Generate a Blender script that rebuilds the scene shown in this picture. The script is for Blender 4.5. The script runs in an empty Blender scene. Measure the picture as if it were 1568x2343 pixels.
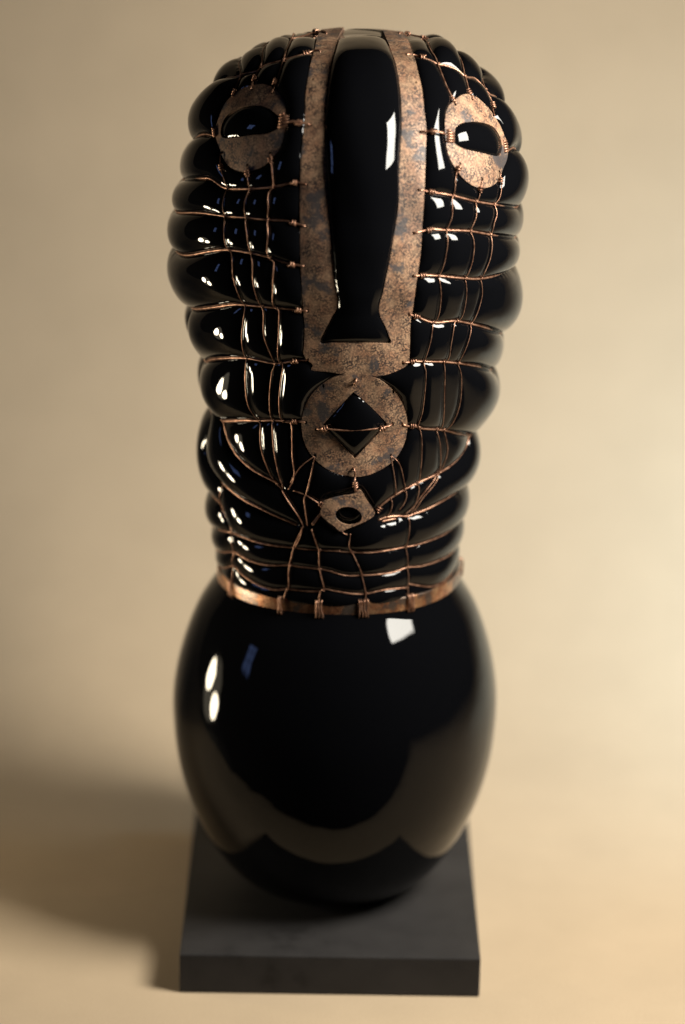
# Black blown-glass head bound in copper wire and copper plates, on a dark slate slab, on a seamless paper sweep.
import bpy, math
import numpy as np
from mathutils import Vector, Matrix
from mathutils.geometry import delaunay_2d_cdt
S = bpy.context.scene
COL = S.collection

# ------------------------------------------------------------------ camera
pitch, roll = math.radians(20.0), math.radians(1.0)
cam = bpy.data.objects.new('camera', bpy.data.cameras.new('camera')); COL.objects.link(cam)
fwd = Vector((0, math.cos(pitch), -math.sin(pitch)))
r0, u0 = Vector((1, 0, 0)), Vector((0, math.sin(pitch), math.cos(pitch)))
rt = r0*math.cos(roll) + u0*math.sin(roll); up = -r0*math.sin(roll) + u0*math.cos(roll)
mw = Matrix((rt, up, -fwd)).transposed().to_4x4(); mw.translation = Vector((.009, -1.804, .957))
cam.matrix_world = mw
cam.data.sensor_width = 36.0; cam.data.lens = 100.8
cam.data.clip_start = .05; cam.data.clip_end = 50
cam.data.dof.use_dof = True; cam.data.dof.focus_distance = 1.80; cam.data.dof.aperture_fstop = 2.3
S.camera = cam

# ------------------------------------------------------------------ world, lamps, exposure
w = bpy.data.worlds.new('World'); S.world = w; w.use_nodes = True
w.node_tree.nodes['Background'].inputs[0].default_value = (.75, .60, .45, 1)
w.node_tree.nodes['Background'].inputs[1].default_value = .008
S.view_settings.view_transform = 'Standard'; S.view_settings.look = 'None'
S.view_settings.exposure = 0; S.view_settings.gamma = 1

def area(name, loc, aim, sx, sy, power, col, spread=180, shape='RECTANGLE', twist=0):
    l = bpy.data.lights.new(name, 'AREA'); l.shape = shape; l.size = sx
    l.size_y = sy; l.energy = power; l.color = col; l.spread = math.radians(spread)
    o = bpy.data.objects.new(name, l); COL.objects.link(o)
    o.location = loc
    d = Vector(aim) - Vector(loc)
    o.rotation_euler = (d.to_track_quat('-Z', 'Y') @ Matrix.Rotation(math.radians(twist), 4, 'Z').to_quaternion()).to_euler()
    return o
area('softbox_lamp', (.54, -.29, .79), (.03, .12, .22), .29, .33, 12.0, (1.0, .95, .85), 145)
area('backdrop_lamp', (.66, .10, .34), (.34, .58, .04), .22, .22, 2.6, (.55, .78, 1.0), 120)
for y, z, e in ((.070, .185, 1.0), (-.040, .085, 1.0)):
    area('reflector_lamp', (-.74, y, z), (.1, .08, .40), .10, .125, e, (1.0, .86, .62), 95, 'ELLIPSE')
area('reflector_dish', (-.76, .015, .13), (.1, .02, .24), .22, .27, .11, (1.0, .86, .62), 120, 'ELLIPSE')
for i in range(2):
    for j in range(3):        # the panes of a far window at the left
        area('window_light', (-2.75+.05*i, -.92-.17*i, .72+.25*j), (0, 0, .22),   .15, .22, .4, (.30, .45, 1.0))

# ------------------------------------------------------------------ numeric helpers
def pchip(x,y,xi):
    x=np.asarray(x,float);y=np.asarray(y,float);h=np.diff(x);dl=np.diff(y)/h
    m=np.zeros_like(y)
    for i in range(1,len(x)-1):
        if dl[i-1]*dl[i]>0:
            w1=2*h[i]+h[i-1];w2=h[i]+2*h[i-1];m[i]=(w1+w2)/(w1/dl[i-1]+w2/dl[i])
    m[0]=dl[0];m[-1]=dl[-1]
    xi=np.clip(xi,x[0],x[-1]);k=np.clip(np.searchsorted(x,xi)-1,0,len(x)-2)
    t=(xi-x[k])/h[k];h00=2*t**3-3*t**2+1;h10=t**3-2*t**2+t;h01=-2*t**3+3*t**2;h11=t**3-t**2
    return h00*y[k]+h10*h[k]*m[k]+h01*y[k+1]+h11*h[k]*m[k+1]

# ---- the sculpture's own shape: an upright profile (height, half width, sideways lean), metres
PZ = np.array([.2150,.2592,.277,.2963,.3152,.3438,.3719,.3923,.4148,.4415,.4675,.4866,.5089,.5294,.5529,.5778,.5988,.6092,.6146,.6178])
PA = np.array([.0785,.0792,.0798,.0806,.0825,.0838,.0862,.0897,.0946,.1008,.1045,.1085,.1088,.1055,.1010,.0921,.0764,.0630,.0500,.0])
PC = np.array([.0075,.0071,.006,.005,.005,.006,.0082,.010,.0112,.0100,.0078,.0074,.0083,.0110,.0126,.0123,.0123,.0128,.0138,.0142])
DEPTH = 0.97
def prof(z):
    z = np.clip(z, PZ[0], PZ[-1])
    return np.sqrt(np.maximum(pchip(PZ, PA**2, z), 1e-12)), pchip(PZ, PC, z)
def implicit(P):
    a, c = prof(P[..., 2])
    f = np.sqrt(((P[..., 0]-c)/1.0)**2 + (P[..., 1]/DEPTH)**2) - a
    return np.where(P[..., 2] > PZ[-1], np.maximum(f, P[..., 2]-PZ[-1]), f)
def normals(P):
    e = 4e-4; g = []
    for k in range(3):
        d = np.zeros(3); d[k] = e
        g.append(implicit(P+d)-implicit(P-d))
    g = np.stack(g, -1)
    return g/np.maximum(np.linalg.norm(g, axis=-1, keepdims=True), 1e-12)
def march(O, D, t0, t1, n=300):
    """first hit of rays O + t D with the profile; misses end at their nearest approach"""
    t = np.linspace(t0, t1, n)
    P = O[:, None, :] + D[:, None, :]*t[None, :, None]
    f = implicit(P); inside = f < 0; hit = inside.any(1)
    i = np.where(hit, inside.argmax(1), f.argmin(1)); i = np.clip(i, 1, n-1)
    lo, hi = t[i-1].copy(), t[i].copy()
    for _ in range(30):
        m = (lo+hi)/2; fm = implicit(O+D*m[:, None]); neg = fm < 0
        hi = np.where(neg, m, hi); lo = np.where(neg, lo, m)
    tt = np.where(hit, hi, t[i])
    return O + D*tt[:, None], hit
# plates are cut as flat sheets in a slanting plane and bent onto the glass
SL = np.radians(50.0); SD = np.array([0, np.cos(SL), -np.sin(SL)]); SU = np.array([0, np.sin(SL), np.cos(SL)])
def to_sheet(P): return np.stack([P[..., 0], P @ SU], -1)
def from_sheet(xq):
    xq = np.asarray(xq, float)
    O = xq[:, :1]*np.array([[1., 0, 0]]) + xq[:, 1:]*SU[None]
    return march(O, np.broadcast_to(SD, O.shape), -.75, .1, 500)

PLATES = {'nose':([(-87,4345),(-89,4325),(-91,4305),(-93,4285),(-95,4265),(-97,4245),(-99,4225),(-101,4205),(-103,4185),(-105,4165),(-107,4145),(-109,4125),(-111,4105),(-113,4085),(-115,4065),(-117,4045),(-119,4025),(-136,3660),(-160,3429),(-173,3281),(-177,3094),(-190,2945),(-195,2802),(-196,2709),(-194,2639),(-193,2496),(-185,2399),(-175,2304),(-168,2255),(-159,2190),(-162,2130),(-164,2108),(-145,2086),(-104,2061),(-120,2051),(-46,2035),(68,2023),(154,2020),(240,2023),(297,2028),(382,2052),(439,2076),(467,2093),(481,2107),(482,2156),(484,2255),(496,2304),(504,2342),(520,2433),(533,2509),(541,2646),(545,2766),(549,2867),(552,3003),(552,3129),(540,3234),(523,3370),(503,3492),(476,3661),(452,3940),(450,3960),(448,3980),(446,4000),(444,4020),(442,4040),(440,4060),(438,4080),(436,4100),(434,4120),(432,4140),(430,4160),(428,4180),(426,4200),(424,4220),(422,4240),(420,4260),(288,4228),(290,4208),(292,4188),(294,4168),(296,4148),(298,4128),(300,4108),(302,4088),(304,4068),(306,4048),(308,4028),(310,4008),(312,3988),(314,3968),(316,3948),(318,3928),(320,3908),(354,3612),(378,3457),(395,3297),(404,3117),(399,2968),(396,2802),(396,2722),(387,2643),(369,2549),(352,2464),(331,2383),(309,2310),(294,2283),(290,2263),(301,2236),(334,2205),(356,2174),(371,2153),(227,2132),(106,2126),(16,2127),(-67,2131),(-26,2187),(13,2231),(37,2252),(34,2288),(18,2337),(4,2442),(-11,2558),(-25,2682),(-40,2814),(-50,2913),(-61,3056),(-52,3219),(-42,3349),(-28,3479),(-11,3650),(14,4013),(16,4033),(18,4053),(20,4073),(22,4093),(24,4113),(26,4133),(28,4153),(30,4173),(32,4193),(34,4213),(36,4233),(38,4253),(40,4273),(42,4293),(44,4313),(46,4333)],[]),'eyeL':([(-497,3480),(-414,3432),(-355,3368),(-309,3286),(-291,3209),(-289,3118),(-296,3082),(-307,3033),(-330,2990),(-370,2961),(-418,2939),(-483,2940),(-532,2953),(-590,2990),(-641,3044),(-676,3106),(-703,3185),(-720,3246),(-731,3323),(-717,3372),(-694,3427),(-653,3464),(-612,3486),(-563,3495)],[[(-695,3265),(-688,3310),(-666,3340),(-624,3350),(-558,3340),(-475,3309),(-409,3266),(-368,3223),(-339,3188),(-319,3150),(-319,3118),(-357,3105),(-405,3103),(-487,3128),(-569,3157),(-653,3202),(-686,3234)]]),'eyeR':([(808,3471),(859,3494),(902,3493),(945,3481),(980,3456),(1016,3429),(1038,3398),(1061,3363),(1070,3304),(1066,3257),(1043,3177),(1018,3103),(984,3043),(949,3002),(906,2965),(864,2944),(813,2937),(770,2945),(737,2965),(703,2999),(681,3047),(668,3109),(665,3194),(675,3267),(699,3329),(741,3396),(774,3442)],[[(731,3191),(766,3235),(824,3279),(892,3323),(944,3354),(979,3366),(1006,3353),(1024,3324),(1031,3289),(1022,3239),(1002,3206),(945,3165),(876,3129),(809,3103),(759,3093),(730,3097),(724,3140)]]),'mouth':([(485,1904),(483,1882),(476,1858),(463,1832),(445,1805),(422,1778),(394,1752),(362,1728),(326,1706),(288,1688),(247,1673),(204,1663),(161,1658),(118,1657),(75,1661),(34,1670),(-5,1683),(-41,1700),(-74,1720),(-103,1743),(-128,1768),(-147,1794),(-162,1821),(-170,1847),(-174,1871),(-171,1895),(-163,1917),(-150,1937),(-131,1955),(-108,1970),(-80,1984),(-48,1995),(-13,2004),(25,2012),(65,2018),(106,2022),(149,2024),(191,2024),(233,2023),(273,2020),(312,2015),(348,2008),(381,1999),(410,1989),(435,1976),(455,1961),(471,1944),(480,1926)],[[(144,1965),(359,1879),(159,1728),(-42,1854)]]),'chin':([(-26,1561),(35,1575),(105,1586),(151,1594),(191,1615),(234,1576),(282,1531),(271,1516),(230,1491),(178,1468),(120,1448),(76,1435),(49,1451),(-10,1483),(-43,1510)],[[(206,1504),(204,1495),(198,1487),(189,1479),(176,1472),(161,1467),(144,1464),(126,1463),(109,1464),(91,1467),(76,1472),(63,1479),(53,1487),(47,1495),(45,1504),(47,1512),(53,1520),(62,1527),(75,1533),(90,1537),(107,1539),(124,1540),(142,1539),(159,1537),(175,1533),(187,1527),(197,1520),(203,1512)]])}
NOSE_OPENING = [(288,4228),(290,4208),(292,4188),(294,4168),(296,4148),(298,4128),(300,4108),(302,4088),(304,4068),(306,4048),(308,4028),(310,4008),(312,3988),(314,3968),(316,3948),(318,3928),(320,3908),(354,3612),(378,3457),(395,3297),(404,3117),(399,2968),(396,2802),(396,2722),(387,2643),(369,2549),(352,2464),(331,2383),(309,2310),(294,2283),(290,2263),(301,2236),(334,2205),(356,2174),(371,2153),(227,2132),(106,2126),(16,2127),(-67,2131),(-26,2187),(13,2231),(37,2252),(34,2288),(18,2337),(4,2442),(-11,2558),(-25,2682),(-40,2814),(-50,2913),(-61,3056),(-52,3219),(-42,3349),(-28,3479),(-11,3650),(14,4013),(16,4033),(18,4053),(20,4073),(22,4093),(24,4113),(26,4133),(28,4153),(30,4173),(32,4193),(34,4213),(36,4233),(38,4253),(40,4273),(42,4293),(44,4313),(46,4333)]
HOLES = {'nose':[(-135,3392),(-92,3672),(-63,4080),(-139,3086),(-155,2784),(-159,2584),(-163,2413),(-142,2252),(-137,2083),(489,3410),(431,3648),(396,4125),(517,3088),(510,2790),(489,2587),(490,2414),(473,2279),(444,2096)],'mouth':[(391,1991),(-42,1987),(149,1992),(-145,1875),(-82,1845),(391,1885),(452,1898),(-87,1745),(385,1772),(157,1687)],'eyeL':[(-505,3441),(-377,3356),(-684,3146),(-520,2983),(-383,2992)],'eyeR':[(734,3346),(838,3449),(978,3454),(765,3007),(903,3007),(1020,3137)]}
WIRES = [
('row','L',[(-397,261,6086),(-189,377,6138),(-125,236,6163)]),
('row','L',[(-598,136,5998),(-546,164,6029),(-481,21,6103),(-434,202,6103),(-380,248,6121),(-284,63,6157),(-195,181,6161),(-155,297,6157),(-126,323,6157),(-63,149,6170)]),
('row','L',[(-776,59,5811),(-690,-105,5927),(-615,-247,5971),(-585,-274,5990),(-518,-339,6020),(-480,-361,6037),(-448,-352,6061),(-347,-379,6100),(-306,-384,6114),(-241,-386,6132),(-189,-372,6145),(-137,-343,6154),(-92,-370,6155)]),
('row','L',[(-889,-2,5507),(-846,-204,5588),(-804,-312,5625),(-753,-416,5641)]),
('row','L',[(-959,26,5246),(-822,-437,5372),(-760,-535,5394),(-664,-669,5370),(-572,-753,5386),(-498,-807,5402),(-359,-883,5435),(-271,-917,5463),(-223,-932,5476),(-155,-955,5470)]),
('row','L',[(-1005,-51,5067),(-973,-250,5103),(-815,-562,5180),(-661,-736,5207),(-528,-838,5227),(-397,-915,5234),(-267,-969,5240),(-227,-985,5232),(-159,-1007,5221)]),
('row','L',[(-1001,-112,4832),(-972,-275,4846),(-903,-458,4883),(-743,-692,4974),(-642,-791,5010),(-492,-898,5020),(-369,-961,5010),(-313,-985,4997),(-248,-1007,4983),(-163,-1029,4981)]),
('row','L',[(-909,-117,4452),(-859,-360,4505),(-730,-617,4593),(-592,-773,4657),(-525,-826,4669),(-426,-889,4680),(-311,-943,4687),(-197,-981,4690),(-142,-993,4688)]),
('row','L',[(-794,-237,4113),(-758,-376,4174),(-666,-564,4243),(-527,-727,4295),(-459,-780,4301),(-351,-844,4300),(-293,-876,4315),(-219,-910,4340),(-137,-938,4358)]),
('row','',[(-682,-393,3761),(-652,-445,3779),(-532,-602,3840),(-436,-688,3867),(-361,-740,3890),(-294,-778,3900),(-207,-815,3910),(-168,-829,3916),(-145,-835,3913)]),
('row','',[(-883,-263,4465),(-884,-132,4359),(-856,-127,4265),(-829,-106,4157),(-809,-119,4061),(-796,-76,3941),(-784,-61,3819),(-784,-103,3865),(-750,-235,3800),(-678,-398,3747),(-663,-418,3697),(-638,-455,3638),(-588,-519,3576),(-503,-604,3521),(-420,-668,3491),(-325,-723,3459),(-291,-738,3430)]),
('row','L',[(-779,-49,3725),(-751,-214,3714),(-764,-149,3591),(-769,-120,3450),(-735,-257,3374),(-674,-392,3329),(-652,-428,3320),(-530,-575,3281),(-447,-644,3265),(-350,-704,3238),(-255,-747,3213),(-197,-766,3193)]),
('row','L',[(-773,-52,3156),(-743,-226,3174),(-681,-372,3162),(-659,-404,3118),(-623,-441,3031)]),
('wire','',[(-291,-738,3430),(-236,-758,3345),(-181,-773,3259),(-153,-778,3200)]),
('ring','LR',[(-749,-57,2905),(-675,-345,2987),(-608,-458,3015),(-530,-550,3022),(-460,-612,3021),(-349,-686,3025),(-219,-743,3032),(-64,-780,3032),(84,-787,3030),(66,-787,3028),(147,-781,3022),(268,-757,3014),(377,-720,3016),(492,-659,3017),(554,-616,3016),(658,-521,3019),(750,-398,3018),(854,-87,3005)]),
('ring','LR',[(-733,-63,2744),(-676,-311,2823),(-601,-450,2877),(-530,-534,2870),(-445,-609,2867),(-355,-670,2878),(-245,-723,2901),(-191,-742,2902),(-49,-772,2897),(39,-778,2884),(15,-777,2887),(116,-775,2857),(211,-762,2854),(326,-731,2853),(421,-691,2853),(506,-642,2867),(593,-576,2852),(698,-463,2844),(784,-321,2835),(856,-23,2813)]),
('ring','L',[(-720,-57,2618),(-669,-298,2707),(-602,-433,2770),(-544,-502,2740),(-473,-570,2717),(-403,-625,2706),(-320,-676,2710),(-251,-710,2730),(-115,-754,2736),(-30,-768,2746),(-21,-770,2758),(51,-773,2748),(152,-768,2729),(240,-753,2722),(356,-719,2738),(506,-642,2725)]),
('ring','R',[(519,-633,2749),(596,-574,2713),(660,-512,2682),(724,-433,2671),(796,-304,2681),(859,-25,2724)]),
('row','',[(908,-183,3642),(888,-216,3579),(838,-331,3531),(768,-447,3497),(684,-548,3477),(650,-582,3470),(561,-653,3451),(474,-705,3421),(394,-741,3379),(328,-763,3329),(305,-769,3299)]),
('row','R',[(318,-762,3235),(371,-743,3248),(439,-712,3245),(507,-672,3232),(548,-645,3239),(616,-590,3246),(685,-521,3258),(791,-368,3271),(879,-51,3238)]),
('row','',[(338,-754,3221),(385,-736,3227),(429,-716,3230)]),
('row','R',[(396,212,6165),(450,386,6137),(524,250,6152),(581,178,6150),(715,174,6082),(780,148,6064),(807,140,6026),(883,107,5976)]),
('row','R',[(431,-394,6146),(480,-358,6145),(529,-365,6134),(578,-361,6119),(619,-359,6101),(694,-323,6075),(761,-293,6042),(803,-290,6009),(864,-207,5981),(915,-188,5932),(958,-183,5882),(1005,-90,5839),(1061,37,5732)]),
('row','R',[(1074,-318,5554),(1131,-111,5522),(1150,-30,5447)]),
('row','R',[(510,-925,5443),(593,-891,5421),(715,-825,5387),(866,-709,5324),(987,-573,5272),(1152,-201,5162)]),
('row','R',[(489,-973,5183),(542,-950,5191),(606,-918,5194),(688,-873,5179),(838,-760,5147),(976,-603,5086),(1159,-73,4934)]),
('row','R',[(490,-974,4915),(549,-948,4911),(655,-889,4893),(806,-776,4850),(917,-654,4816),(1005,-523,4799),(1129,-134,4747)]),
('row','R',[(473,-936,4661),(524,-911,4637),(624,-853,4584),(766,-749,4565),(861,-654,4522),(968,-505,4454),(1085,-99,4298)]),
('row','R',[(444,-905,4340),(508,-879,4338),(574,-846,4328),(708,-754,4299),(794,-673,4268),(909,-517,4205),(1025,-126,4058)]),
('row','R',[(452,-795,3900),(496,-770,3877),(536,-746,3869),(570,-721,3848),(687,-621,3807),(743,-555,3779),(808,-455,3729),(905,-176,3620)]),
('wire','',[(-684,-568,5571),(-679,-610,5483),(-647,-687,5370),(-662,-715,5252),(-652,-759,5172),(-637,-794,5019),(-608,-819,4997),(-582,-837,4852),(-532,-822,4672),(-525,-821,4647),(-530,-776,4464),(-520,-735,4302),(-511,-687,4137),(-520,-709,4228),(-504,-682,4095),(-484,-669,3966),(-436,-687,3864),(-426,-692,3845),(-415,-682,3705),(-387,-694,3597),(-332,-720,3465),(-291,-738,3426)]),
('wire','',[(-520,-751,5536),(-515,-771,5483),(-507,-803,5392),(-525,-815,5304),(-527,-839,5223),(-505,-886,5108),(-492,-898,5020),(-475,-909,4965),(-466,-910,4841),(-427,-889,4685),(-409,-890,4643),(-401,-867,4502),(-344,-849,4306),(-353,-829,4252),(-352,-834,4269),(-362,-779,4087),(-357,-744,3895),(-348,-740,3838),(-333,-730,3688),(-305,-735,3528),(-281,-743,3438)]),
('wire','',[(-383,-816,5626),(-365,-849,5553),(-359,-882,5439),(-381,-881,5397),(-381,-905,5296),(-393,-917,5233),(-381,-945,5158),(-382,-956,5008),(-353,-969,4995),(-346,-971,4868),(-346,-930,4691),(-321,-938,4680),(-310,-922,4570),(-312,-867,4314),(-293,-874,4310),(-292,-874,4310),(-298,-833,4174),(-305,-796,4024),(-289,-780,3901),(-240,-800,3894),(-226,-788,3779),(-222,-778,3671),(-211,-775,3557),(-217,-770,3506),(-247,-756,3437)]),
('wire','',[(-87,-817,3688),(-158,-795,3622),(-204,-777,3551),(-234,-763,3486)]),
('wire','',[(-87,-817,3688),(-117,-798,3511),(-142,-788,3407),(-149,-785,3392),(-141,-785,3307),(-126,-785,3204)]),
('wire','',[(-217,-767,3436),(-149,-786,3417),(-88,-798,3384),(-55,-802,3361),(-21,-805,3341)]),
('wire','',[(-11,-806,3335),(-54,-799,3271),(-93,-791,3210)]),
('wire','',[(-21,-805,3331),(-64,-798,3272),(-101,-790,3216)]),
('crown','',[(-375,-609,5949),(-364,-587,5975),(-342,-522,6036),(-315,-344,6123),(-281,86,6157)]),
('crown','',[(-505,-493,5941),(-498,-440,5983),(-457,-320,6067),(-450,-68,6116),(-391,270,6081)]),
('crown','',[(-624,-413,5877),(-612,-370,5918),(-585,-274,5990),(-603,-59,6021),(-544,173,6025)]),
('wire','',[(-674,-392,3329),(-685,-365,3163),(-659,-404,3118),(-637,-428,3070),(-616,-447,3011),(-598,-455,2883),(-609,-427,2802),(-605,-426,2761),(-602,-412,2652)]),
('wire','',[(-153,-778,3196),(-186,-764,3115),(-213,-746,3036),(-226,-734,2960),(-239,-726,2906),(-241,-716,2749),(-258,-707,2720),(-274,-693,2630)]),
('wire','',[(-157,-777,3193),(-173,-768,3117),(-206,-749,3037)]),
('wire','',[(-99,-789,3184),(-57,-781,3035),(-49,-773,2905),(-20,-770,2760),(-40,-767,2747),(-46,-763,2669)]),
('wire','',[(80,-803,3207),(97,-800,3166),(121,-797,3155)]),
('wire','',[(139,-796,3162),(133,-788,3066),(157,-779,3016),(178,-772,2967),(210,-763,2885),(225,-758,2818),(244,-752,2721),(240,-752,2663)]),
('wire','',[(506,-673,3238),(502,-671,3166),(492,-660,3024),(504,-643,2873),(512,-638,2754),(511,-639,2667)]),
('wire','',[(765,-746,5567),(733,-789,5510),(728,-816,5389),(716,-828,5366),(710,-847,5260),(690,-871,5183),(686,-879,5102),(669,-884,4979),(651,-892,4893),(655,-872,4775),(640,-844,4599),(624,-852,4579),(603,-855,4474),(576,-849,4348),(575,-836,4289),(578,-834,4286),(576,-808,4182),(566,-763,3995),(549,-741,3876),(563,-724,3846),(566,-679,3652),(561,-654,3458),(565,-647,3428),(551,-650,3343),(519,-664,3240)]),
('wire','',[(903,-649,5451),(890,-674,5395),(879,-696,5325),(868,-708,5319),(860,-729,5233),(839,-758,5153),(852,-746,5087),(844,-747,4970),(818,-765,4853),(811,-739,4732),(785,-733,4565),(762,-752,4561),(729,-767,4433),(720,-751,4321),(704,-758,4300),(700,-751,4263),(696,-714,4120),(696,-656,3942),(690,-622,3818),(673,-634,3811),(684,-593,3695),(687,-547,3487),(668,-562,3457),(598,-618,3382),(525,-664,3290),(481,-689,3255)]),
('wire','',[(1020,-485,5458),(1008,-536,5305),(992,-566,5266),(993,-573,5213),(977,-601,5161),(972,-608,5079),(955,-620,4955),(919,-653,4825),(910,-624,4710),(865,-649,4520),(831,-674,4415),(793,-681,4292),(793,-669,4250),(796,-661,4237),(802,-639,4181),(795,-591,4027),(772,-574,3916),(731,-576,3803),(722,-582,3791),(731,-530,3639),(704,-534,3519),(690,-541,3471),(658,-567,3422),(585,-624,3341),(536,-654,3258)]),
('wire','',[(385,-778,3684),(390,-769,3637),(404,-750,3532),(421,-730,3390)]),
('wire','',[(385,-778,3684),(429,-752,3632),(466,-716,3485),(486,-697,3401),(469,-701,3338),(437,-716,3293)]),
('wire','',[(393,-742,3387),(397,-737,3335),(370,-743,3244)]),
('crown','',[(734,-574,5890),(703,-542,5944),(675,-505,5993),(635,-401,6077),(612,-303,6123),(596,-256,6138),(569,34,6156),(540,321,6130)]),
('crown','',[(838,-442,5893),(819,-388,5947),(795,-274,6022),(781,-156,6064),(745,46,6099)]),
('crown','',[(978,-336,5774),(969,-242,5845),(948,-222,5882),(920,-158,5934),(894,103,5963),(823,137,6014)]),
('mouth','',[(-82,-844,3876),(-19,-859,3902),(28,-863,3901),(103,-866,3900),(189,-862,3903),(304,-843,3905),(351,-832,3906),(391,-820,3911)]),
('tie','',[(153,-822,3615),(161,-818,3583),(160,-815,3545),(155,-813,3519),(165,-808,3468),(172,-804,3418)]),
('tie','',[(163,-940,4247),(150,-935,4224),(149,-931,4207)]),
('tie','',[(-271,-793,5804),(-197,-822,5808),(-139,-842,5805)]),
('tie','',[(517,-811,5771),(594,-779,5757),(651,-752,5740)]),
]
COILS = [([(-135,309,6158),(-63,149,6170)],2.2,6,5.5),([(-181,-366,6147),(-92,-370,6155)],2.2,6,5.5),([(-205,-818,5809),(-139,-842,5805)],2.2,6,5.5),([(-235,-929,5474),(-155,-955,5470)],2.2,6,5.5),([(-239,-981,5233),(-159,-1007,5221)],2.2,6,5.5),([(-244,-1008,4983),(-163,-1029,4981)],2.2,6,5.5),([(-201,-980,4690),(-142,-993,4688)],2.2,6,5.5),([(-219,-910,4340),(-137,-938,4358)],2.2,6,5.5),([(454,376,6141),(396,212,6165)],2.2,6,5.5),([(533,-362,6133),(431,-394,6146)],2.2,6,5.5),([(586,-781,5761),(517,-811,5771)],2.2,6,5.5),([(593,-891,5421),(510,-925,5443)],2.2,6,5.5),([(586,-929,5193),(489,-973,5183)],2.2,6,5.5),([(553,-946,4909),(490,-974,4915)],2.2,6,5.5),([(520,-913,4639),(473,-936,4661)],2.2,6,5.5),([(508,-879,4338),(444,-905,4340)],2.2,6,5.5),([(-221,-810,3909),(-168,-829,3916)],2.2,6,5.5),([(516,-759,3875),(448,-796,3899)],2.2,6,5.5),([(316,-841,3904),(382,-824,3914)],2.2,6,5.5),([(-24,-856,3893),(-82,-844,3876)],2.2,6,5.5),([(162,-811,3500),(158,-815,3545)],2.2,6,5.5),([(315,-766,3309),(341,-759,3342)],2.2,6,5.5),([(-41,-803,3351),(-88,-798,3384)],2.2,6,5.5),([(-359,-556,6003),(-375,-609,5949)],2.2,6,5.5),([(-489,-428,5998),(-505,-493,5941)],2.2,6,5.5),([(-616,-385,5905),(-624,-413,5877)],2.2,6,5.5),([(716,-557,5921),(734,-574,5890)],2.2,6,5.5),([(821,-407,5933),(838,-442,5893)],2.2,6,5.5),([(971,-281,5824),(978,-336,5774)],2.2,6,5.5),([(-677,-612,5484),(-684,-568,5571)],2.2,6,5.5),([(-518,-768,5487),(-520,-751,5536)],2.2,6,5.5),([(-378,-832,5586),(-383,-816,5626)],2.2,6,5.5),([(746,-771,5535),(765,-746,5567)],2.2,6,5.5),([(890,-675,5391),(903,-649,5451)],2.2,6,5.5),([(1016,-503,5406),(1020,-485,5458)],2.2,6,5.5)]
EYE_COILS = [('eyeL',[(-301,-773,5812),(-307,-823,5711)],4.5,7.5,12),('eyeL',[(-730,-444,5664),(-721,-491,5613)],4,6,7),('eyeR',[(699,-727,5725),(700,-753,5672)],4.5,6.5,11),('eyeR',[(1054,-349,5583),(1061,-369,5533)],4.5,6,9)]
WRAPS = [(-585,3),(-265,2),(-88,3),(112,4),(349,4)]
COLLAR = (0.26457,0.01128,-0.03194)

def pip(poly, pts):
    poly = np.asarray(poly, float); x, y = pts[..., 0], pts[..., 1]; ins = np.zeros(x.shape, bool)
    for i in range(len(poly)):
        (x1, y1), (x2, y2) = poly[i], poly[i-1]
        if y1 == y2: continue
        ins ^= ((y1 > y) != (y2 > y)) & (x < (x2-x1)*(y-y1)/(y2-y1) + x1)
    return ins
def smooth_line(P, step=.0012, closed=False):
    """Catmull-Rom through the points, resampled evenly"""
    P = np.asarray(P, float)
    keep = [0] + [i for i in range(1, len(P)) if np.linalg.norm(P[i]-P[i-1]) > 2e-4]
    P = P[keep]
    if len(P) < 2: return P
    if closed: Q = np.concatenate([P[-1:], P, P[:2]])
    else: Q = np.concatenate([2*P[:1]-P[1:2], P, 2*P[-1:]-P[-2:-1]])
    out = []
    for i in range(1, len(Q)-2):
        a, b, c, d = Q[i-1:i+3]; n = max(2, int(np.linalg.norm(c-b)/step*1.5))
        l1, l2, l3 = (max(np.linalg.norm(v)**.5, 1e-6) for v in (b-a, c-b, d-c))
        t0, t1, t2, t3 = 0, l1, l1+l2, l1+l2+l3
        t = np.linspace(t1, t2, n, endpoint=False)[:, None]
        A1 = (t1-t)/(t1-t0)*a + (t-t0)/(t1-t0)*b; A2 = (t2-t)/(t2-t1)*b + (t-t1)/(t2-t1)*c; A3 = (t3-t)/(t3-t2)*c + (t-t2)/(t3-t2)*d
        B1 = (t2-t)/(t2-t0)*A1 + (t-t0)/(t2-t0)*A2; B2 = (t3-t)/(t3-t1)*A2 + (t-t1)/(t3-t1)*A3
        out.append((t2-t)/(t2-t1)*B1 + (t-t1)/(t2-t1)*B2)
    if not closed: out.append(P[-1:])
    R = np.concatenate(out)
    s = np.concatenate([[0], np.cumsum(np.linalg.norm(np.diff(R, axis=0), axis=1))])
    m = max(3, int(s[-1]/step)+1); q = np.linspace(0, s[-1], m)
    return np.stack([np.interp(q, s, R[:, k]) for k in range(R.shape[1])], -1)

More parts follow.
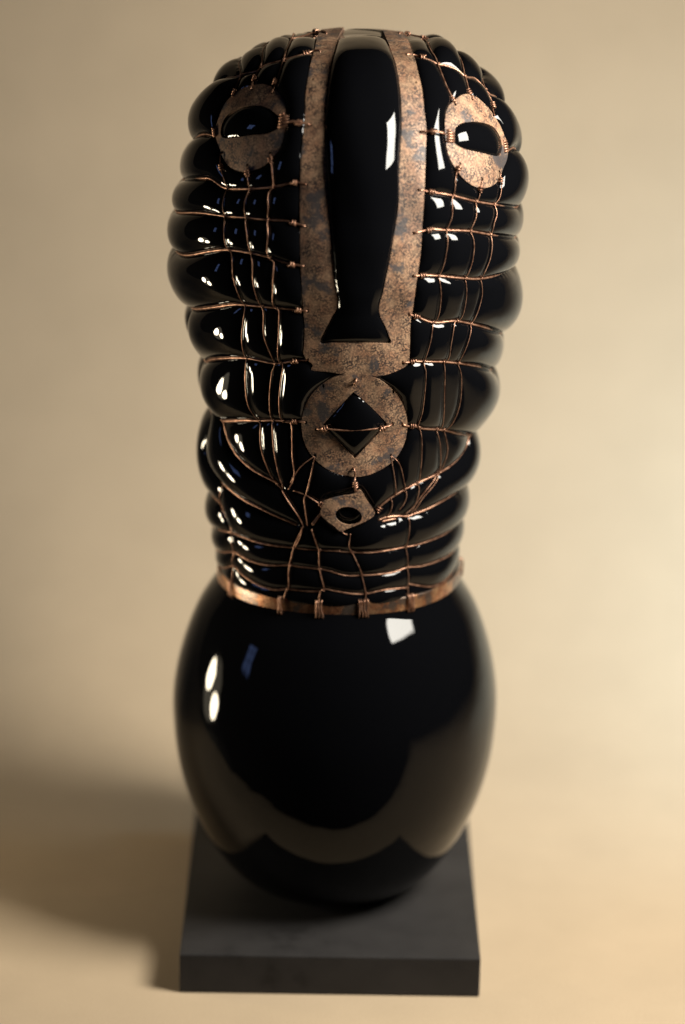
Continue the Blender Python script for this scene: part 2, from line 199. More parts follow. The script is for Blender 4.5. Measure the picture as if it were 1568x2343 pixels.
# ------------------------------------------------------------------ mesh helpers
def mesh_obj(name, V, faces, mat, parent=None, smooth=True):
    me = bpy.data.meshes.new(name)
    V = np.asarray(V, np.float32)
    if isinstance(faces, np.ndarray):
        n, k = faces.shape
        me.vertices.add(len(V)); me.vertices.foreach_set('co', V.ravel())
        me.loops.add(n*k); me.loops.foreach_set('vertex_index', faces.astype(np.int32).ravel())
        me.polygons.add(n); me.polygons.foreach_set('loop_start', np.arange(0, n*k, k, dtype=np.int32))
        me.update(calc_edges=True); me.validate()
    else:
        me.from_pydata([tuple(map(float, v)) for v in V], [], faces)
    me.polygons.foreach_set('use_smooth', np.full(len(me.polygons), smooth))
    me.materials.append(mat); me.update()
    o = bpy.data.objects.new(name, me); COL.objects.link(o)
    if parent: o.parent = parent
    return o
class Tubes:
    def __init__(s): s.V = []; s.F = []; s.n = 0
    def add(s, P, r, sides=8, closed=False, taper=True):
        P = np.asarray(P, float); n = len(P)
        if n < 2: return
        T = np.gradient(P, axis=0)
        if closed: T = np.roll(P, -1, 0) - np.roll(P, 1, 0)
        T /= np.maximum(np.linalg.norm(T, axis=1, keepdims=True), 1e-12)
        u = np.cross(T[0], [.3, .5, .81]); u /= np.linalg.norm(u); U = []
        for t in T:
            u = u - t*(u@t); u = u/np.linalg.norm(u); U.append(u)
        U = np.array(U); W = np.cross(T, U)
        th = np.linspace(0, 2*np.pi, sides, endpoint=False)
        rr = np.full(n, r)*(1+.05*np.sin(np.arange(n)*1.7+P[:, 0]*900))
        V = P[:, None] + rr[:, None, None]*(np.cos(th)[None, :, None]*U[:, None] + np.sin(th)[None, :, None]*W[:, None])
        b = s.n; s.V.append(V.reshape(-1, 3)); s.n += n*sides
        for i in range(n if closed else n-1):
            i2 = (i+1) % n
            for k in range(sides):
                k2 = (k+1) % sides
                s.F.append((b+i*sides+k, b+i*sides+k2, b+i2*sides+k2, b+i2*sides+k))
        if not closed:
            s.F.append(tuple(b+k for k in range(sides))[::-1]); s.F.append(tuple(b+(n-1)*sides+k for k in range(sides)))
    def build(s, name, mat, parent):
        return mesh_obj(name, np.concatenate(s.V), s.F, mat, parent)

# ------------------------------------------------------------------ materials
def material(name):
    m = bpy.data.materials.new(name); m.use_nodes = True
    return m, m.node_tree, m.node_tree.nodes['Principled BSDF']
def nd(t, kind, **k):
    n = t.nodes.new(kind)
    for a, v in k.items():
        if a in ('op',): n.operation = v
        else: n.inputs[a].default_value = v
    return n
def ramp(t, src, stops):
    r = t.nodes.new('ShaderNodeValToRGB'); e = r.color_ramp.elements
    while len(e) < len(stops): e.new(.5)
    for q, (p, c) in zip(e, stops): q.position = p; q.color = (*c, 1) if len(c) == 3 else c
    t.links.new(src, r.inputs[0]); return r
def noise(t, vec, scale, detail=4, rough=.55):
    n = t.nodes.new('ShaderNodeTexNoise'); n.inputs['Scale'].default_value = scale
    n.inputs['Detail'].default_value = detail; n.inputs['Roughness'].default_value = rough
    t.links.new(vec, n.inputs['Vector']); return n
def mix(t, fac, a, b, mode='MIX'):
    n = t.nodes.new('ShaderNodeMix'); n.data_type = 'RGBA'; n.blend_type = mode
    for s, v in ((n.inputs[0], fac), (n.inputs[6], a), (n.inputs[7], b)):
        if hasattr(v, 'links'): t.links.new(v, s)
        else: s.default_value = v if isinstance(v, float) else (*v, 1)
    return n.outputs[2]

glass, t, b = material('black_glass')
b.inputs['Base Color'].default_value = (.0018, .0019, .0024, 1); b.inputs['Roughness'].default_value = .03
b.inputs['IOR'].default_value = 1.32
rn = noise(t, t.nodes.new('ShaderNodeTexCoord').outputs['Object'], 70, 6, .7); rr = ramp(t, rn.outputs[0], [(.45, (.02,)*3), (.75, (.075,)*3)]); t.links.new(rr.outputs[0], b.inputs['Roughness'])
tc = t.nodes.new('ShaderNodeTexCoord')
nz = noise(t, tc.outputs['Object'], 28, 2)
bp = nd(t, 'ShaderNodeBump', Strength=.10, Distance=.004); t.links.new(nz.outputs[0], bp.inputs['Height']); t.links.new(bp.outputs[0], b.inputs['Normal'])

body_glass = glass.copy(); body_glass.name = 'black_glass_body'; body_glass.node_tree.nodes['Principled BSDF'].inputs['IOR'].default_value = 1.26

def copper(name, base, light, dark, blue, met, rough, speck=.5, patch=.555):
    m, t, b = material(name)
    tc = t.nodes.new('ShaderNodeTexCoord'); ob = tc.outputs['Object']
    n1 = noise(t, ob, 130, 3); tone = ramp(t, n1.outputs[0], [(.35, base), (.65, light)])
    n2 = noise(t, ob, 860, 3, .6); sp = ramp(t, n2.outputs[0], [(speck-.02, (1, 1, 1)), (speck+.10, (0, 0, 0))])
    n2b = noise(t, ob, 150, 2); spm = ramp(t, n2b.outputs[0], [(.32, (.35,)*3), (.62, (1,)*3)])
    dk = mix(t, 1.0, sp.outputs[0], spm.outputs[0], 'MULTIPLY')
    c1 = mix(t, dk, tone.outputs[0], dark)
    n3 = noise(t, ob, 62, 5, .62); pt = ramp(t, n3.outputs[0], [(patch, (0, 0, 0)), (patch+.06, (.88,)*3)])
    c2 = mix(t, pt.outputs[0], c1, blue)
    n4 = noise(t, ob, 26, 3, .5); br = ramp(t, n4.outputs[0], [(.36, (.58, .55, .54)), (.6, (1.1, 1.08, 1.05))])
    mp = t.nodes.new('ShaderNodeMapping'); mp.inputs['Scale'].default_value = (1, .25, 9); mp.inputs['Rotation'].default_value = (0, .5, 0); t.links.new(ob, mp.inputs[0])
    n5 = noise(t, mp.outputs[0], 160, 4, .6); sc = ramp(t, n5.outputs[0], [(.60, (0, 0, 0)), (.72, (.45,)*3)])
    c2 = mix(t, 1.0, c2, br.outputs[0], 'MULTIPLY'); c2 = mix(t, sc.outputs[0], c2, light)
    t.links.new(c2, b.inputs['Base Color']); b.inputs['Metallic'].default_value = met
    rr = ramp(t, n2.outputs[0], [(.3, (rough+.15,)*3), (.7, (rough-.06,)*3)]); t.links.new(rr.outputs[0], b.inputs['Roughness'])
    bp = nd(t, 'ShaderNodeBump', Strength=.35, Distance=.0004); t.links.new(n2.outputs[0], bp.inputs['Height']); t.links.new(bp.outputs[0], b.inputs['Normal'])
    return m
plate_mat = copper('patinated_copper', (.285, .150, .086), (.345, .222, .136), (.030, .018, .014), (.040, .038, .042), .18, .56, .495)
band_mat = copper('copper_band', (.40, .16, .075), (.52, .31, .17), (.09, .042, .03), (.11, .095, .085), .85, .27, .43, .50)
wire_mat, t, b = material('copper_wire')
tc = t.nodes.new('ShaderNodeTexCoord'); nz = noise(t, tc.outputs['Object'], 260, 3)
rp = ramp(t, nz.outputs[0], [(.35, (.13, .057, .033)), (.65, (.38, .21, .135))])
t.links.new(rp.outputs[0], b.inputs['Base Color']); b.inputs['Metallic'].default_value = .75; b.inputs['Roughness'].default_value = .40

slate, t, b = material('dark_slate')
tc = t.nodes.new('ShaderNodeTexCoord'); n1 = noise(t, tc.outputs['Object'], 22, 6, .6); n2 = noise(t, tc.outputs['Object'], 700, 2)
rp = ramp(t, n1.outputs[0], [(.34, (.013, .0121, .012)), (.43, (.021, .0196, .0195)), (.7, (.029, .0272, .0268))]); t.links.new(rp.outputs[0], b.inputs['Base Color'])
b.inputs['Roughness'].default_value = .62; b.inputs['Specular IOR Level'].default_value = .22
bp = nd(t, 'ShaderNodeBump', Strength=.25, Distance=.0006); t.links.new(n2.outputs[0], bp.inputs['Height']); t.links.new(bp.outputs[0], b.inputs['Normal'])

paper, t, b = material('tan_paper')
tc = t.nodes.new('ShaderNodeTexCoord'); n1 = noise(t, tc.outputs['Object'], 900, 3, .7); n2 = noise(t, tc.outputs['Object'], 14, 5, .6)
c1 = ramp(t, n1.outputs[0], [(.3, (.43, .33, .222)), (.7, (.51, .40, .272))])
c2 = ramp(t, n2.outputs[0], [(.3, (.93,)*3), (.7, (1,)*3)])
t.links.new(mix(t, 1.0, c1.outputs[0], c2.outputs[0], 'MULTIPLY'), b.inputs['Base Color']); b.inputs['Roughness'].default_value = .9
b.inputs['Specular IOR Level'].default_value = .1
bp = nd(t, 'ShaderNodeBump', Strength=.2, Distance=.001); t.links.new(n1.outputs[0], bp.inputs['Height']); t.links.new(bp.outputs[0], b.inputs['Normal'])

# ------------------------------------------------------------------ the paper sweep
def sweep():
    prof_pts = [(-.163-.08*math.sin(math.radians(q)), .08*math.cos(math.radians(q))-.08) for q in range(85, 0, -7)] + [(-.163, 0), (.24, 0)]   # unseen front droops over the table's edge, shaped to fade its reflection
    y0, R = .24, .50
    for k in range(1, 25):
        a = math.radians(80)*k/24; prof_pts.append((y0+R*math.sin(a), R*(1-math.cos(a))))
    yl, zl = prof_pts[-1]; d = math.radians(80); prof_pts.append((yl+.75*math.cos(d), zl+.75*math.sin(d)))
    xs = np.linspace(-1.15, 1.15, 33); V = []; F = []
    for y, z in prof_pts:
        for x in xs: V.append((x, y - (0 if y > 0 else .85*min(x, .7)**2 if x > 0 else -min(.36, .6*max(0, -x-.22))), z))     # unseen front edge shaped askew: less paper reflected in the body at left
    for i in range(len(prof_pts)-1):
        for j in range(32): F.append((i*33+j, i*33+j+1, (i+1)*33+j+1, (i+1)*33+j))
    o = mesh_obj('backdrop', V, F, paper); o['kind'] = 'structure'
    o['label'] = 'seamless tan paper sweep under and behind the black glass head'; o['category'] = 'backdrop'
    return o
sweep()
tb = mesh_obj('table_top', [(-2.4, -.14, -.004), (2.4, -.14, -.004), (2.4, 2.6, -.004), (-2.4, 2.6, -.004), (-2.4, -.14, -.04), (2.4, -.14, -.04), (2.4, 2.6, -.04), (-2.4, 2.6, -.04)],
              [(0, 1, 2, 3), (4, 7, 6, 5), (0, 4, 5, 1), (1, 5, 6, 2), (2, 6, 7, 3), (3, 7, 4, 0)], None, smooth=False)
tb['kind'] = 'structure'; tb['label'] = 'plain dark table under the tan paper'; tb['category'] = 'table'
dk, t, b = material('dark_table'); b.inputs['Base Color'].default_value = (.012, .011, .011, 1); b.inputs['Roughness'].default_value = .8
tb.data.materials.clear(); tb.data.materials.append(dk)

# ------------------------------------------------------------------ the slate slab
def slab():
    hx, hy, h, bv = .1, .117, .0285, .0011
    me = bpy.data.meshes.new('slate_slab')
    import bmesh
    bm = bmesh.new(); bmesh.ops.create_cube(bm, size=1)
    bmesh.ops.scale(bm, vec=(2*hx, 2*hy, h), verts=bm.verts); bmesh.ops.translate(bm, vec=(0, 0, h/2), verts=bm.verts)
    bmesh.ops.bevel(bm, geom=bm.edges[:], offset=bv, segments=2, affect='EDGES', profile=.6)
    bm.to_mesh(me); bm.free(); me.materials.append(slate)
    o = bpy.data.objects.new('slate_slab', me); COL.objects.link(o)
    o.location = (.0053, 0, .0003); o.rotation_euler = (0, 0, math.radians(.3))
    o['label'] = 'thick dark grey slate slab under the black glass sculpture'; o['category'] = 'slab'
slab()

root = bpy.data.objects.new('head_sculpture', None); COL.objects.link(root); root.location = (0, 0, .0288)
root['label'] = 'shiny black glass head bound in copper wire, with copper eye, nose and mouth plates'; root['category'] = 'sculpture'
BASE = Vector((0, 0, .0288))
ALL = []
def part(o, parent=root):
    o.parent = parent
    if parent is root: o.matrix_parent_inverse = Matrix.Translation(-BASE)
    return o

# ------------------------------------------------------------------ round lower body
def bulb():
    NC, NR = 400, 240
    Z = np.array([.0288, .0290, .0330, .0420, .0540, .0682, .0860, .1078, .1352, .1665, .1909, .2169, .2354, .2475, .2560, .2640])
    A = np.array([.0, .0400, .0540, .0680, .0790, .0880, .0963, .1040, .1093, .1112, .1082, .1013, .0937, .0862, .0803, .0770])
    X = np.interp(Z, [.03, .17, .24, .26], [.0060, .0060, .0068, .0072])
    th = np.linspace(0, 1, NR); z = Z[1] + (Z[-1]-Z[1])*(1-np.cos(th*math.pi/2)**1.3)
    zg = np.linspace(Z[1]-.03, Z[-1]+.03, 900); ag = pchip(Z[1:], A[1:], zg)
    lo, hi = zg < Z[1], zg > Z[-1]; ag[lo] = A[1] + (zg[lo]-Z[1])*3.0; ag[hi] = A[-1] + (zg[hi]-Z[-1])*-.35
    kz = np.arange(-60, 61)*(zg[1]-zg[0]); gk = np.exp(-kz**2/(2*.0045**2)); gk /= gk.sum()
    wide = np.exp(-kz**2/(2*.009**2)); wide /= wide.sum()
    a1 = np.convolve(np.pad(ag, 60, 'edge'), gk, 'valid'); a2 = np.convolve(np.pad(ag, 60, 'edge'), wide, 'valid')
    wm = np.clip((zg-.075)/.03, 0, 1)*np.clip((.235-zg)/.02, 0, 1); asm = np.where(zg < .060, ag*np.clip((.060-zg)/.02, 0, 1)+a1*(1-np.clip((.060-zg)/.02, 0, 1)), a1*(1-wm)+a2*wm)
    a = np.interp(z, zg, asm); x = np.interp(z, Z, X); z = np.concatenate([[Z[0]+.0001], z]); a = np.concatenate([[0.0005], a]); x = np.concatenate([x[:1], x]); NR += 1
    ph = np.linspace(0, 2*np.pi, NC, endpoint=False)
    V = np.stack([x[:, None]+a[:, None]*np.sin(ph), -a[:, None]*np.cos(ph), np.broadcast_to(z[:, None], (NR, NC))], -1)
    idx = np.arange(NR*NC).reshape(NR, NC); j2 = np.roll(np.arange(NC), -1)
    F = np.stack([idx[:-1], idx[:-1][:, j2], idx[1:][:, j2], idx[1:]], -1).reshape(-1, 4)
    return mesh_obj('glass_body', V.reshape(-1, 3), F, body_glass)
part(bulb())

# ------------------------------------------------------------------ blown head: glass pressed out through the wire net
NC, NR = 960, 620
zz = np.concatenate([np.linspace(PZ[0], .60, 3000), .60+(PZ[-1]-.60)*(1-np.linspace(1, 0, 3000)[1:]**2)])
aa, _ = prof(zz)
sl = np.concatenate([[0], np.cumsum(np.hypot(np.diff(zz), np.diff(aa)))])
rows = np.linspace(0, sl[-1], NR); ds = rows[1]
rz = np.interp(rows, sl, zz); ra, rc = prof(rz); ra = np.interp(rows, sl, aa)
phi = -np.pi + 2*np.pi*np.arange(NC)/NC
GB = np.stack([rc[:, None]+ra[:, None]*np.sin(phi), -DEPTH*ra[:, None]*np.cos(phi), np.broadcast_to(rz[:, None], (NR, NC))], -1)
# normals of the bare profile by differences on the grid
du = np.roll(GB, -1, 1) - np.roll(GB, 1, 1); dv = np.gradient(GB, axis=0)
GN = np.cross(du, dv); GN /= np.maximum(np.linalg.norm(GN, axis=-1, keepdims=True), 1e-15)
GN[-1] = (0, 0, 1)
GN[-2] = (GN[-3]+GN[-1])/2; GN[-2] /= np.linalg.norm(GN[-2], axis=-1, keepdims=True)
def rowcol(P):
    a, c = prof(P[:, 2])
    f = np.arctan2(P[:, 0]-c, -P[:, 1]/DEPTH)
    rad = np.hypot(P[:, 0]-c, P[:, 1]/DEPTH)
    r1 = np.interp(P[:, 2], zz, sl)
    r2 = np.interp(-rad, -aa[zz > .5085], sl[zz > .5085])          # on the flat crown go by radius
    wgt = np.clip((P[:, 2]-.606)/.006, 0, 1)
    return (r1*(1-wgt)+r2*wgt)/ds, (f+np.pi)/(2*np.pi)*NC
def on_base(f, z):
    a, c = prof(z); return np.stack([c+a*np.sin(f), -DEPTH*a*np.cos(f), z], -1)
# wire lines in 3D
LINES = []
for kind, ext, pts in WIRES:
    P = np.array(pts, float)*1e-4
    P = smooth_line(P, .0012)
    h, _ = (P, None)
    if kind in ('row', 'ring'):
        for side, end in (('L', 0), ('R', -1)):
            if side in ext:
                e = P[end]; a, c = prof(e[2:3]); f0 = math.atan2(e[0]-c[0], -e[1]/DEPTH)
                f1 = math.pi if side == 'R' else -math.pi
                m = max(4, int(abs(f1-f0)*a[0]/.003)); ff = np.linspace(f0, f1, m)[1:]
                X = on_base(ff, np.full(m-1, e[2]) + .0015*np.sin((ff-f0)*2.3))
                P = np.concatenate([P, X]) if side == 'R' else np.concatenate([X[::-1], P])
        P = smooth_line(P, .0012)
    if kind == 'crown':                                # carry on over the crown to the back
        e = P[-1]; ys = e[1] + np.arange(1, 24)*.003
        O = np.stack([np.full(23, e[0])*(1-.004*np.arange(23)), ys, np.full(23, .64)], -1)
        X, hit = march(O, np.broadcast_to(np.array([0, 0, -1.0]), O.shape), 0, .2)
        P = smooth_line(np.concatenate([P, X[hit]]), .0012)
    LINES.append((kind, P))
for k, deg in enumerate((-158, -136, -114, 114, 136, 158, 180)):       # the net goes on round the back of the head
    z = np.linspace(.272, .602, 120); f = np.radians(deg) + .05*np.sin(z*40+k)
    LINES.append(('back', smooth_line(on_base(f, z), .0012)))
# stiffness map
def splat(G, P, val):
    r, c = rowcol(P); r = np.clip(r, 0, NR-1.001); i = np.floor(r).astype(int); j = np.floor(c).astype(int); fr, fc = r-i, c-j
    for di, wr in ((0, 1-fr), (1, fr)):
        for dj, wc in ((0, 1-fc), (1, fc)):
            np.maximum.at(G, (np.clip(i+di, 0, NR-1), (j+dj) % NC), val*wr*wc)
K = np.zeros((NR, NC))
for kind, P in LINES:
    if kind in ('mouth', 'tie'): continue
    P = smooth_line(P, .0003)
    splat(K, P, 3e7 if kind in ('row', 'crown') else (4e6 if kind == 'ring' else 1.0e6 if kind == 'back' else 1.1e6))
front = (GN @ SD) < .05
sheet_xy = to_sheet(GB)
for name, (outer, inner) in PLATES.items():
    m = pip(np.array(outer)*1e-4, sheet_xy) & front
    for h in inner: m &= ~pip(np.array(h)*1e-4, sheet_xy)
    K[m] = 3e7
K[rz < .262] += 3e7*np.clip((.262-rz[rz < .262])/.002, 0, 1)[:, None]
def relax(K, h, ra, ds, iters):
    NR, NC = K.shape; dx = np.maximum(ra, 2e-4)*2*np.pi/NC
    wx = (1/dx**2)[:, None]; rm = np.empty(NR); rp = np.empty(NR)
    mid = (ra[1:]+ra[:-1])/2; rp[:-1] = mid; rp[-1] = mid[-1]; rm[1:] = mid; rm[0] = mid[0]
    den = np.maximum(ra, 2e-4)
    wp = (rp/den/ds**2)[:, None]; wm = (rm/den/ds**2)[:, None]
    D = 2*wx + wp + wm + K
    I, J = np.indices(K.shape); red = ((I+J) % 2 == 0)
    for it in range(iters):
        for c in (red, ~red):
            up_ = np.concatenate([h[1:], h[-2:-1]]); dn = np.concatenate([h[:1]*0, h[:-1]])
            g = (wx*(np.roll(h, 1, 1)+np.roll(h, -1, 1)) + wp*up_ + wm*dn + 1.0)/D
            h = np.where(c, h + 1.75*(g-h), h)
    return h
K4 = K.reshape(NR//4, 4, NC//4, 4).max(axis=(1, 3))/3.0
h4 = relax(K4, np.zeros(K4.shape), ra.reshape(-1, 4).mean(1), ds*4, 260)
K2 = K.reshape(NR//2, 2, NC//2, 2).max(axis=(1, 3))/1.7
h2 = relax(K2, np.repeat(np.repeat(h4, 2, 0), 2, 1), ra.reshape(-1, 2).mean(1), ds*2, 120)
hm = relax(K, np.repeat(np.repeat(h2, 2, 0), 2, 1), ra, ds, 90)
EPS = .0008
H = .84*(np.sqrt(np.maximum(hm, 0)+EPS**2)-EPS)
H *= 1 + .10*np.sin(GB[..., 2]*95+GB[..., 0]*70+1)*np.sin(GB[..., 0]*110-GB[..., 2]*40)   # no two swellings alike
# the nose and the eyes push out more strongly through their openings
for name, gain in (('nose', .7), ('eyeL', .75), ('eyeR', .75)):
    for hpoly in (PLATES[name][1] if name != 'nose' else [NOSE_OPENING]):
        H[pip(np.array(hpoly)*1e-4, sheet_xy) & front] *= gain
sm = lambda v: np.clip(v, 0, 1)**2*(3-2*np.clip(v, 0, 1))
H *= 1 - .8*sm((GB[..., 1]+.012)/.03)*sm((GB[..., 2]-.598)/.008)*(1-sm((np.abs(GB[..., 0]-.014)-.03)/.02))     # the crown is drawn in behind the brow
H[-12:] = H[-13:-12].mean()*np.linspace(0, 1, 12)[:, None] + H[-12:]*(1-np.linspace(0, 1, 12)[:, None])
GV = GB + GN*H[..., None]
GV[-1] = GV[-1].mean(0); 
idx = np.arange(NR*NC).reshape(NR, NC); j2 = np.roll(np.arange(NC), -1)
F = np.stack([idx[:-1], idx[:-1][:, j2], idx[1:][:, j2], idx[1:]], -1).reshape(-1, 4)
head = part(mesh_obj('glass_head', GV.reshape(-1, 3), F, glass))
def lift(P):
    r, c = rowcol(P); r = np.clip(r, 0, NR-1.001); i = np.floor(r).astype(int); j = np.floor(c).astype(int); fr, fc = (r-i)[:, None], (c-j)[:, None]
    g = lambda A, di, dj: A[np.clip(i+di, 0, NR-1), (j+dj) % NC]
    s = lambda A: g(A, 0, 0)*(1-fr)*(1-fc)+g(A, 1, 0)*fr*(1-fc)+g(A, 0, 1)*(1-fr)*fc+g(A, 1, 1)*fr*fc
    n = s(GN); n /= np.linalg.norm(n, axis=1, keepdims=True)
    return s(H[..., None])[:, 0], n

# ------------------------------------------------------------------ copper plates cut from sheet and bent on to the glass
THICK = .0013
PLATE_OBJ = {}
def plate(name, label, outer, inner, holes):
    loops = []
    sharp = name in ('chin',)
    for L, cl in [(outer, True)] + [(h, True) for h in inner]:
        L = np.array(L, float)*1e-4
        big = len(L) <= 6
        if big:                                       # straight-edged opening: keep its corners
            Q = []
            for a, b_ in zip(L, np.roll(L, -1, 0)):
                m = max(2, int(np.linalg.norm(b_-a)/.0012)); Q += [a+(b_-a)*k/m for k in range(m)]
            loops.append(np.array(Q))
        else: loops.append(smooth_line(np.concatenate([L, L[:1]]), .0011)[:-1])
    for c in holes:
        c = np.array(c)*1e-4
        if pip(loops[0], c[None])[0]:
            loops.append(np.array([c + .00075*np.array([math.cos(k*math.pi/5), math.sin(k*math.pi/5)]) for k in range(10)]))
    pts = [p for L in loops for p in L]; edges = []; n0 = 0
    for L in loops:
        edges += [(n0+k, n0+(k+1) % len(L)) for k in range(len(L))]; n0 += len(L)
    lo, hi = loops[0].min(0), loops[0].max(0)
    gx, gy = np.meshgrid(np.arange(lo[0], hi[0], .0021), np.arange(lo[1], hi[1], .0018)); g = np.stack([gx.ravel(), gy.ravel()], -1)
    B = np.concatenate(loops); keep = pip(loops[0], g)
    for L in loops[1:]: keep &= ~pip(L, g)
    g = g[keep]; g = g[np.array([np.min(np.sum((B-p)**2, 1)) > .0009**2 for p in g])] if len(g) else g
    SC = 100.0
    vs, _, fs, *_ = delaunay_2d_cdt([Vector(p*SC) for p in pts] + [Vector(p*SC) for p in g], edges, [], 0, 1e-6)
    xy = np.array([tuple(v) for v in vs])/SC; fs = np.array([f for f in fs if len(f) == 3])
    cen = xy[fs].mean(1); ok = pip(loops[0], cen)
    for L in loops[1:]: ok &= ~pip(L, cen)
    fs = fs[ok]
    P, hit = from_sheet(xy); N = normals(P)
    wav = .00025*np.sin(xy[:, 0]*260+xy[:, 1]*90) + .0002*np.sin(xy[:, 1]*210-xy[:, 0]*120)
    lift0 = .0003 if name != 'chin' else .0045
    top = P + N*(THICK+lift0+.0003+wav)[:, None]; bot = P + N*(lift0-.0002+0*wav)[:, None]
    cnt = {}
    for f in fs:
        for a, b_ in ((f[0], f[1]), (f[1], f[2]), (f[2], f[0])):
            cnt[(a, b_)] = cnt.get((a, b_), 0)+1
    rim = [(a, b_) for (a, b_) in cnt if (b_, a) not in cnt]
    V = list(top); FF = [tuple(int(i) for i in f) for f in fs]
    # a rounded cut edge: a narrow chamfer, then the wall
    for a, b_ in rim:
        k = len(V); V += [top[a], top[b_], bot[b_], bot[a]]; FF.append((k, k+3, k+2, k+1))
    V += []
    o = mesh_obj(name, V, FF, plate_mat)
    # face winding outwards
    me = o.data; nn = np.array([p.normal[:] for p in me.polygons[:len(fs)]]); av = np.mean(np.sum(nn*N[fs[:, 0]], 1))
    if av < 0: me.flip_normals()
    if label: o['label'] = label
    return part(o)
PLN = {'nose': ('nose_plate', 'long copper strips framing the nose, joined under it'), 'eyeL': ('eye_plate', 'dark mottled copper eye plate at the viewer\'s left'), 'eyeR': ('eye_plate', 'bright orange copper eye plate at the viewer\'s right'), 'mouth': ('mouth_plate', 'round copper mouth plate with diamond opening'), 'chin': ('chin_plate', 'small four-cornered copper plate with round hole')}
for key, (outer, inner) in PLATES.items():
    nm, lab = PLN[key]
    if key == 'chin':
        o = plate('chin', lab, outer, inner, HOLES.get(key, [])); o.name = nm; o.data.name = nm
    else: o = plate(nm, lab, outer, inner, HOLES.get(key, []))
    PLATE_OBJ[key] = o

# ------------------------------------------------------------------ wires
RAD = {'crown': .00050, 'row': .00070, 'ring': .00045, 'wire': .00034, 'back': .0005, 'mouth': .0006, 'tie': .0007}
NAME = {'crown': 'upright_wire', 'row': 'cross_wire', 'ring': 'neck_wire', 'wire': 'upright_wire', 'back': 'upright_wire', 'mouth': 'mouth_wire', 'tie': 'tie_wire'}
PL_IN = [np.array(v[0])*1e-4 for v in PLATES.values()]
placed = []
for kind, P in LINES:
    h, n = lift(P); r = RAD[kind]
    off = {'crown': .0012, 'row': 1.1*r, 'ring': .0006, 'wire': .0011, 'back': .0011, 'mouth': .0012, 'tie': .0026}[kind]
    over = np.zeros(len(P))
    for pl in PL_IN: over = np.maximum(over, pip(pl, to_sheet(P))*((n @ SD) < .2))
    over = np.convolve(np.pad(over, 3, 'edge'), np.ones(7)/7, 'valid')
    Q = P + n*(h+off + over*.0017)[:, None]
    if over[-1] > .5 and kind in ('row', 'wire', 'mouth', 'tie'): Q[-1] -= n[-1]*.0022; 
    if over[0] > .5 and kind in ('row', 'wire', 'mouth', 'tie'): Q[0] -= n[0]*.0022
    if kind == 'mouth': # spans the opening like a string
        s = np.linspace(0, 1, len(Q))[:, None]; Q[2:-2] = (Q[2:-2]*.45 + (Q[2]*(1-s)+Q[-3]*s)[2:-2]*.55 + n[2:-2]*.0012)
    placed.append((kind, P, Q, n))
rowpts = np.concatenate([Q for k, P, Q, n in placed if k in ('row', 'ring')]); rowtan = np.concatenate([np.gradient(Q, axis=0) for k, P, Q, n in placed if k in ('row', 'ring')])
rowrad = np.concatenate([np.full(len(Q), RAD[k]) for k, P, Q, n in placed if k in ('row', 'ring')])
for kind, P, Q, n in placed:
    T = Tubes(); T.add(Q, RAD[kind])
    if kind in ('wire', 'crown'):                      # each upright takes a turn round every wire it crosses
        last = -99
        D2 = ((Q[:, None]-rowpts[None])**2).sum(-1); near = D2.min(1); arg = D2.argmin(1)
        for i in range(2, len(Q)-2):
            if near[i] < .0016**2 and near[i] <= near[max(0, i-4):i+5].min() and i-last > 4:
                last = i; c = rowpts[arg[i]]; tt = rowtan[arg[i]]/np.linalg.norm(rowtan[arg[i]]); rr = rowrad[arg[i]]+.00035
                e1 = n[i]-tt*(n[i]@tt); e1 /= np.linalg.norm(e1); e2 = np.cross(tt, e1)
                th = np.linspace(-2.2, 2.2+math.pi*1.2, 22)
                T.add(c + rr*(np.cos(th)[:, None]*e1+np.sin(th)[:, None]*e2) + tt*(th/ (2*math.pi)*.0011)[:, None], .00042, 6)
    part(T.build(NAME[kind], wire_mat, None))
for (c, d), nl, pi, ra_ in COILS:
    c, d = np.array(c)*1e-4, np.array(d)*1e-4
    h, n = lift(c[None]); ax = d-c; ax /= np.linalg.norm(ax); ax = ax-n[0]*(ax@n[0]); ax /= np.linalg.norm(ax)
    over = any(pip(pl, to_sheet(c[None]))[0] for pl in PL_IN)
    c0 = c + n[0]*(h[0]+.0009+(.0017 if over else 0)); e2 = np.cross(ax, n[0])
    th = np.linspace(0, 2*math.pi*nl, int(14*nl)+1); R = ra_/3750
    X = c0 + R*(np.cos(th)[:, None]*n[0]+np.sin(th)[:, None]*e2) + ax*((th/(2*math.pi)-nl/2)*pi/3750)[:, None]
    T = Tubes(); T.add(X, .00062, 7); part(T.build('wire_knot', wire_mat, None))
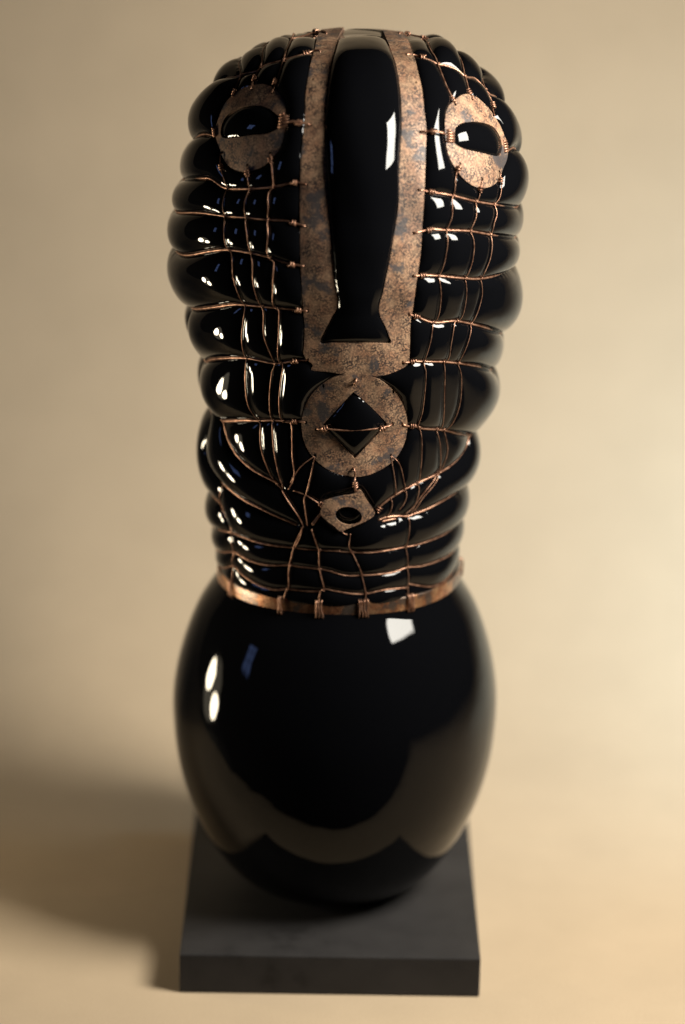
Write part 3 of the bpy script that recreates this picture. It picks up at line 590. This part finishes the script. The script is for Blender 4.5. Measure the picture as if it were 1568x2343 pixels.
for key, (c, d), nl, pi, ra_ in EYE_COILS:
    c, d = np.array(c)*1e-4, np.array(d)*1e-4
    h, n = lift(c[None]); ax = d-c; ax = ax-n[0]*(ax@n[0]); ax /= np.linalg.norm(ax); e2 = np.cross(ax, n[0])
    th = np.linspace(0, 2*math.pi*nl, int(18*nl)+1); R = ra_/3750
    X = c+n[0]*.0012 + .0018*np.cos(th)[:, None]*n[0] + R*np.sin(th)[:, None]*e2 + ax*((th/(2*math.pi)-nl/2)*pi/3750)[:, None]
    T = Tubes(); T.add(X, .0008, 8); o = T.build('wire_binding', wire_mat, None); o.parent = PLATE_OBJ[key]; o.matrix_parent_inverse = PLATE_OBJ[key].matrix_parent_inverse.copy() if False else Matrix.Identity(4)

# ------------------------------------------------------------------ copper collar between neck and body
def collar():
    n = 300; f = np.linspace(-np.pi, np.pi, n, endpoint=False); hgt, th = .0094, .0016
    V = []; F = []
    ring = []
    def pt(k, dr, dz):
        a, c = .0803, .0072
        x, y = a*math.sin(f[k]), -DEPTH*a*math.cos(f[k]); z = COLLAR[0]-.0004+COLLAR[1]*x+COLLAR[2]*y + .0004*math.sin(f[k]*5+1)
        s = 1 + dr/a
        return (c+x*s, y*s, z+dz)
    sec = [(0, 0), (th-.0003, 0), (th, -.0003), (th+.0001, -hgt*.5), (th, -hgt+.0003), (th-.0003, -hgt), (0, -hgt)]
    m = len(sec)
    for q in range(m-1):                               # each side of the strip keeps its own crisp edge
        b0 = len(V)
        for k in range(n): V.append(pt(k, *sec[q])); V.append(pt(k, *sec[q+1]))
        for k in range(n):
            k2 = (k+1) % n; F.append((b0+2*k2, b0+2*k2+1, b0+2*k+1, b0+2*k))
    o = mesh_obj('collar', V, F, band_mat)
    o.data.flip_normals()
    return part(o), pt, f
col, cpt, cf = collar()
for deg, nl in [(a/10, b_) for a, b_ in WRAPS] + [(95, 3), (140, 3), (-140, 3), (180, 3)]:
    T = Tubes()
    for q in range(nl):
        f0 = math.radians(deg) + (q-(nl-1)/2)*.0185 + .004*math.sin(q*5+deg)
        k = int(round((f0+np.pi)/(2*np.pi)*300)) % 300
        c0 = np.array(cpt(k, .0013, -.0047)); e = np.array((math.sin(f0), -math.cos(f0), 0)); tz = np.array((0, 0, 1.0)); tt = np.cross(e, tz)
        th = np.linspace(0, 2*math.pi, 28, endpoint=False); ct, st = np.cos(th), np.sin(th)
        sq = lambda v: np.sign(v)*np.abs(v)**.5
        X = c0 + (.0022*sq(ct))[:, None]*e + (.0060*sq(st))[:, None]*tz + (.0006*np.sin(th*.5+q))[:, None]*tt
        T.add(X, .00055, 7, closed=True)
    o = T.build('wire_wrap', wire_mat, None); o.parent = col
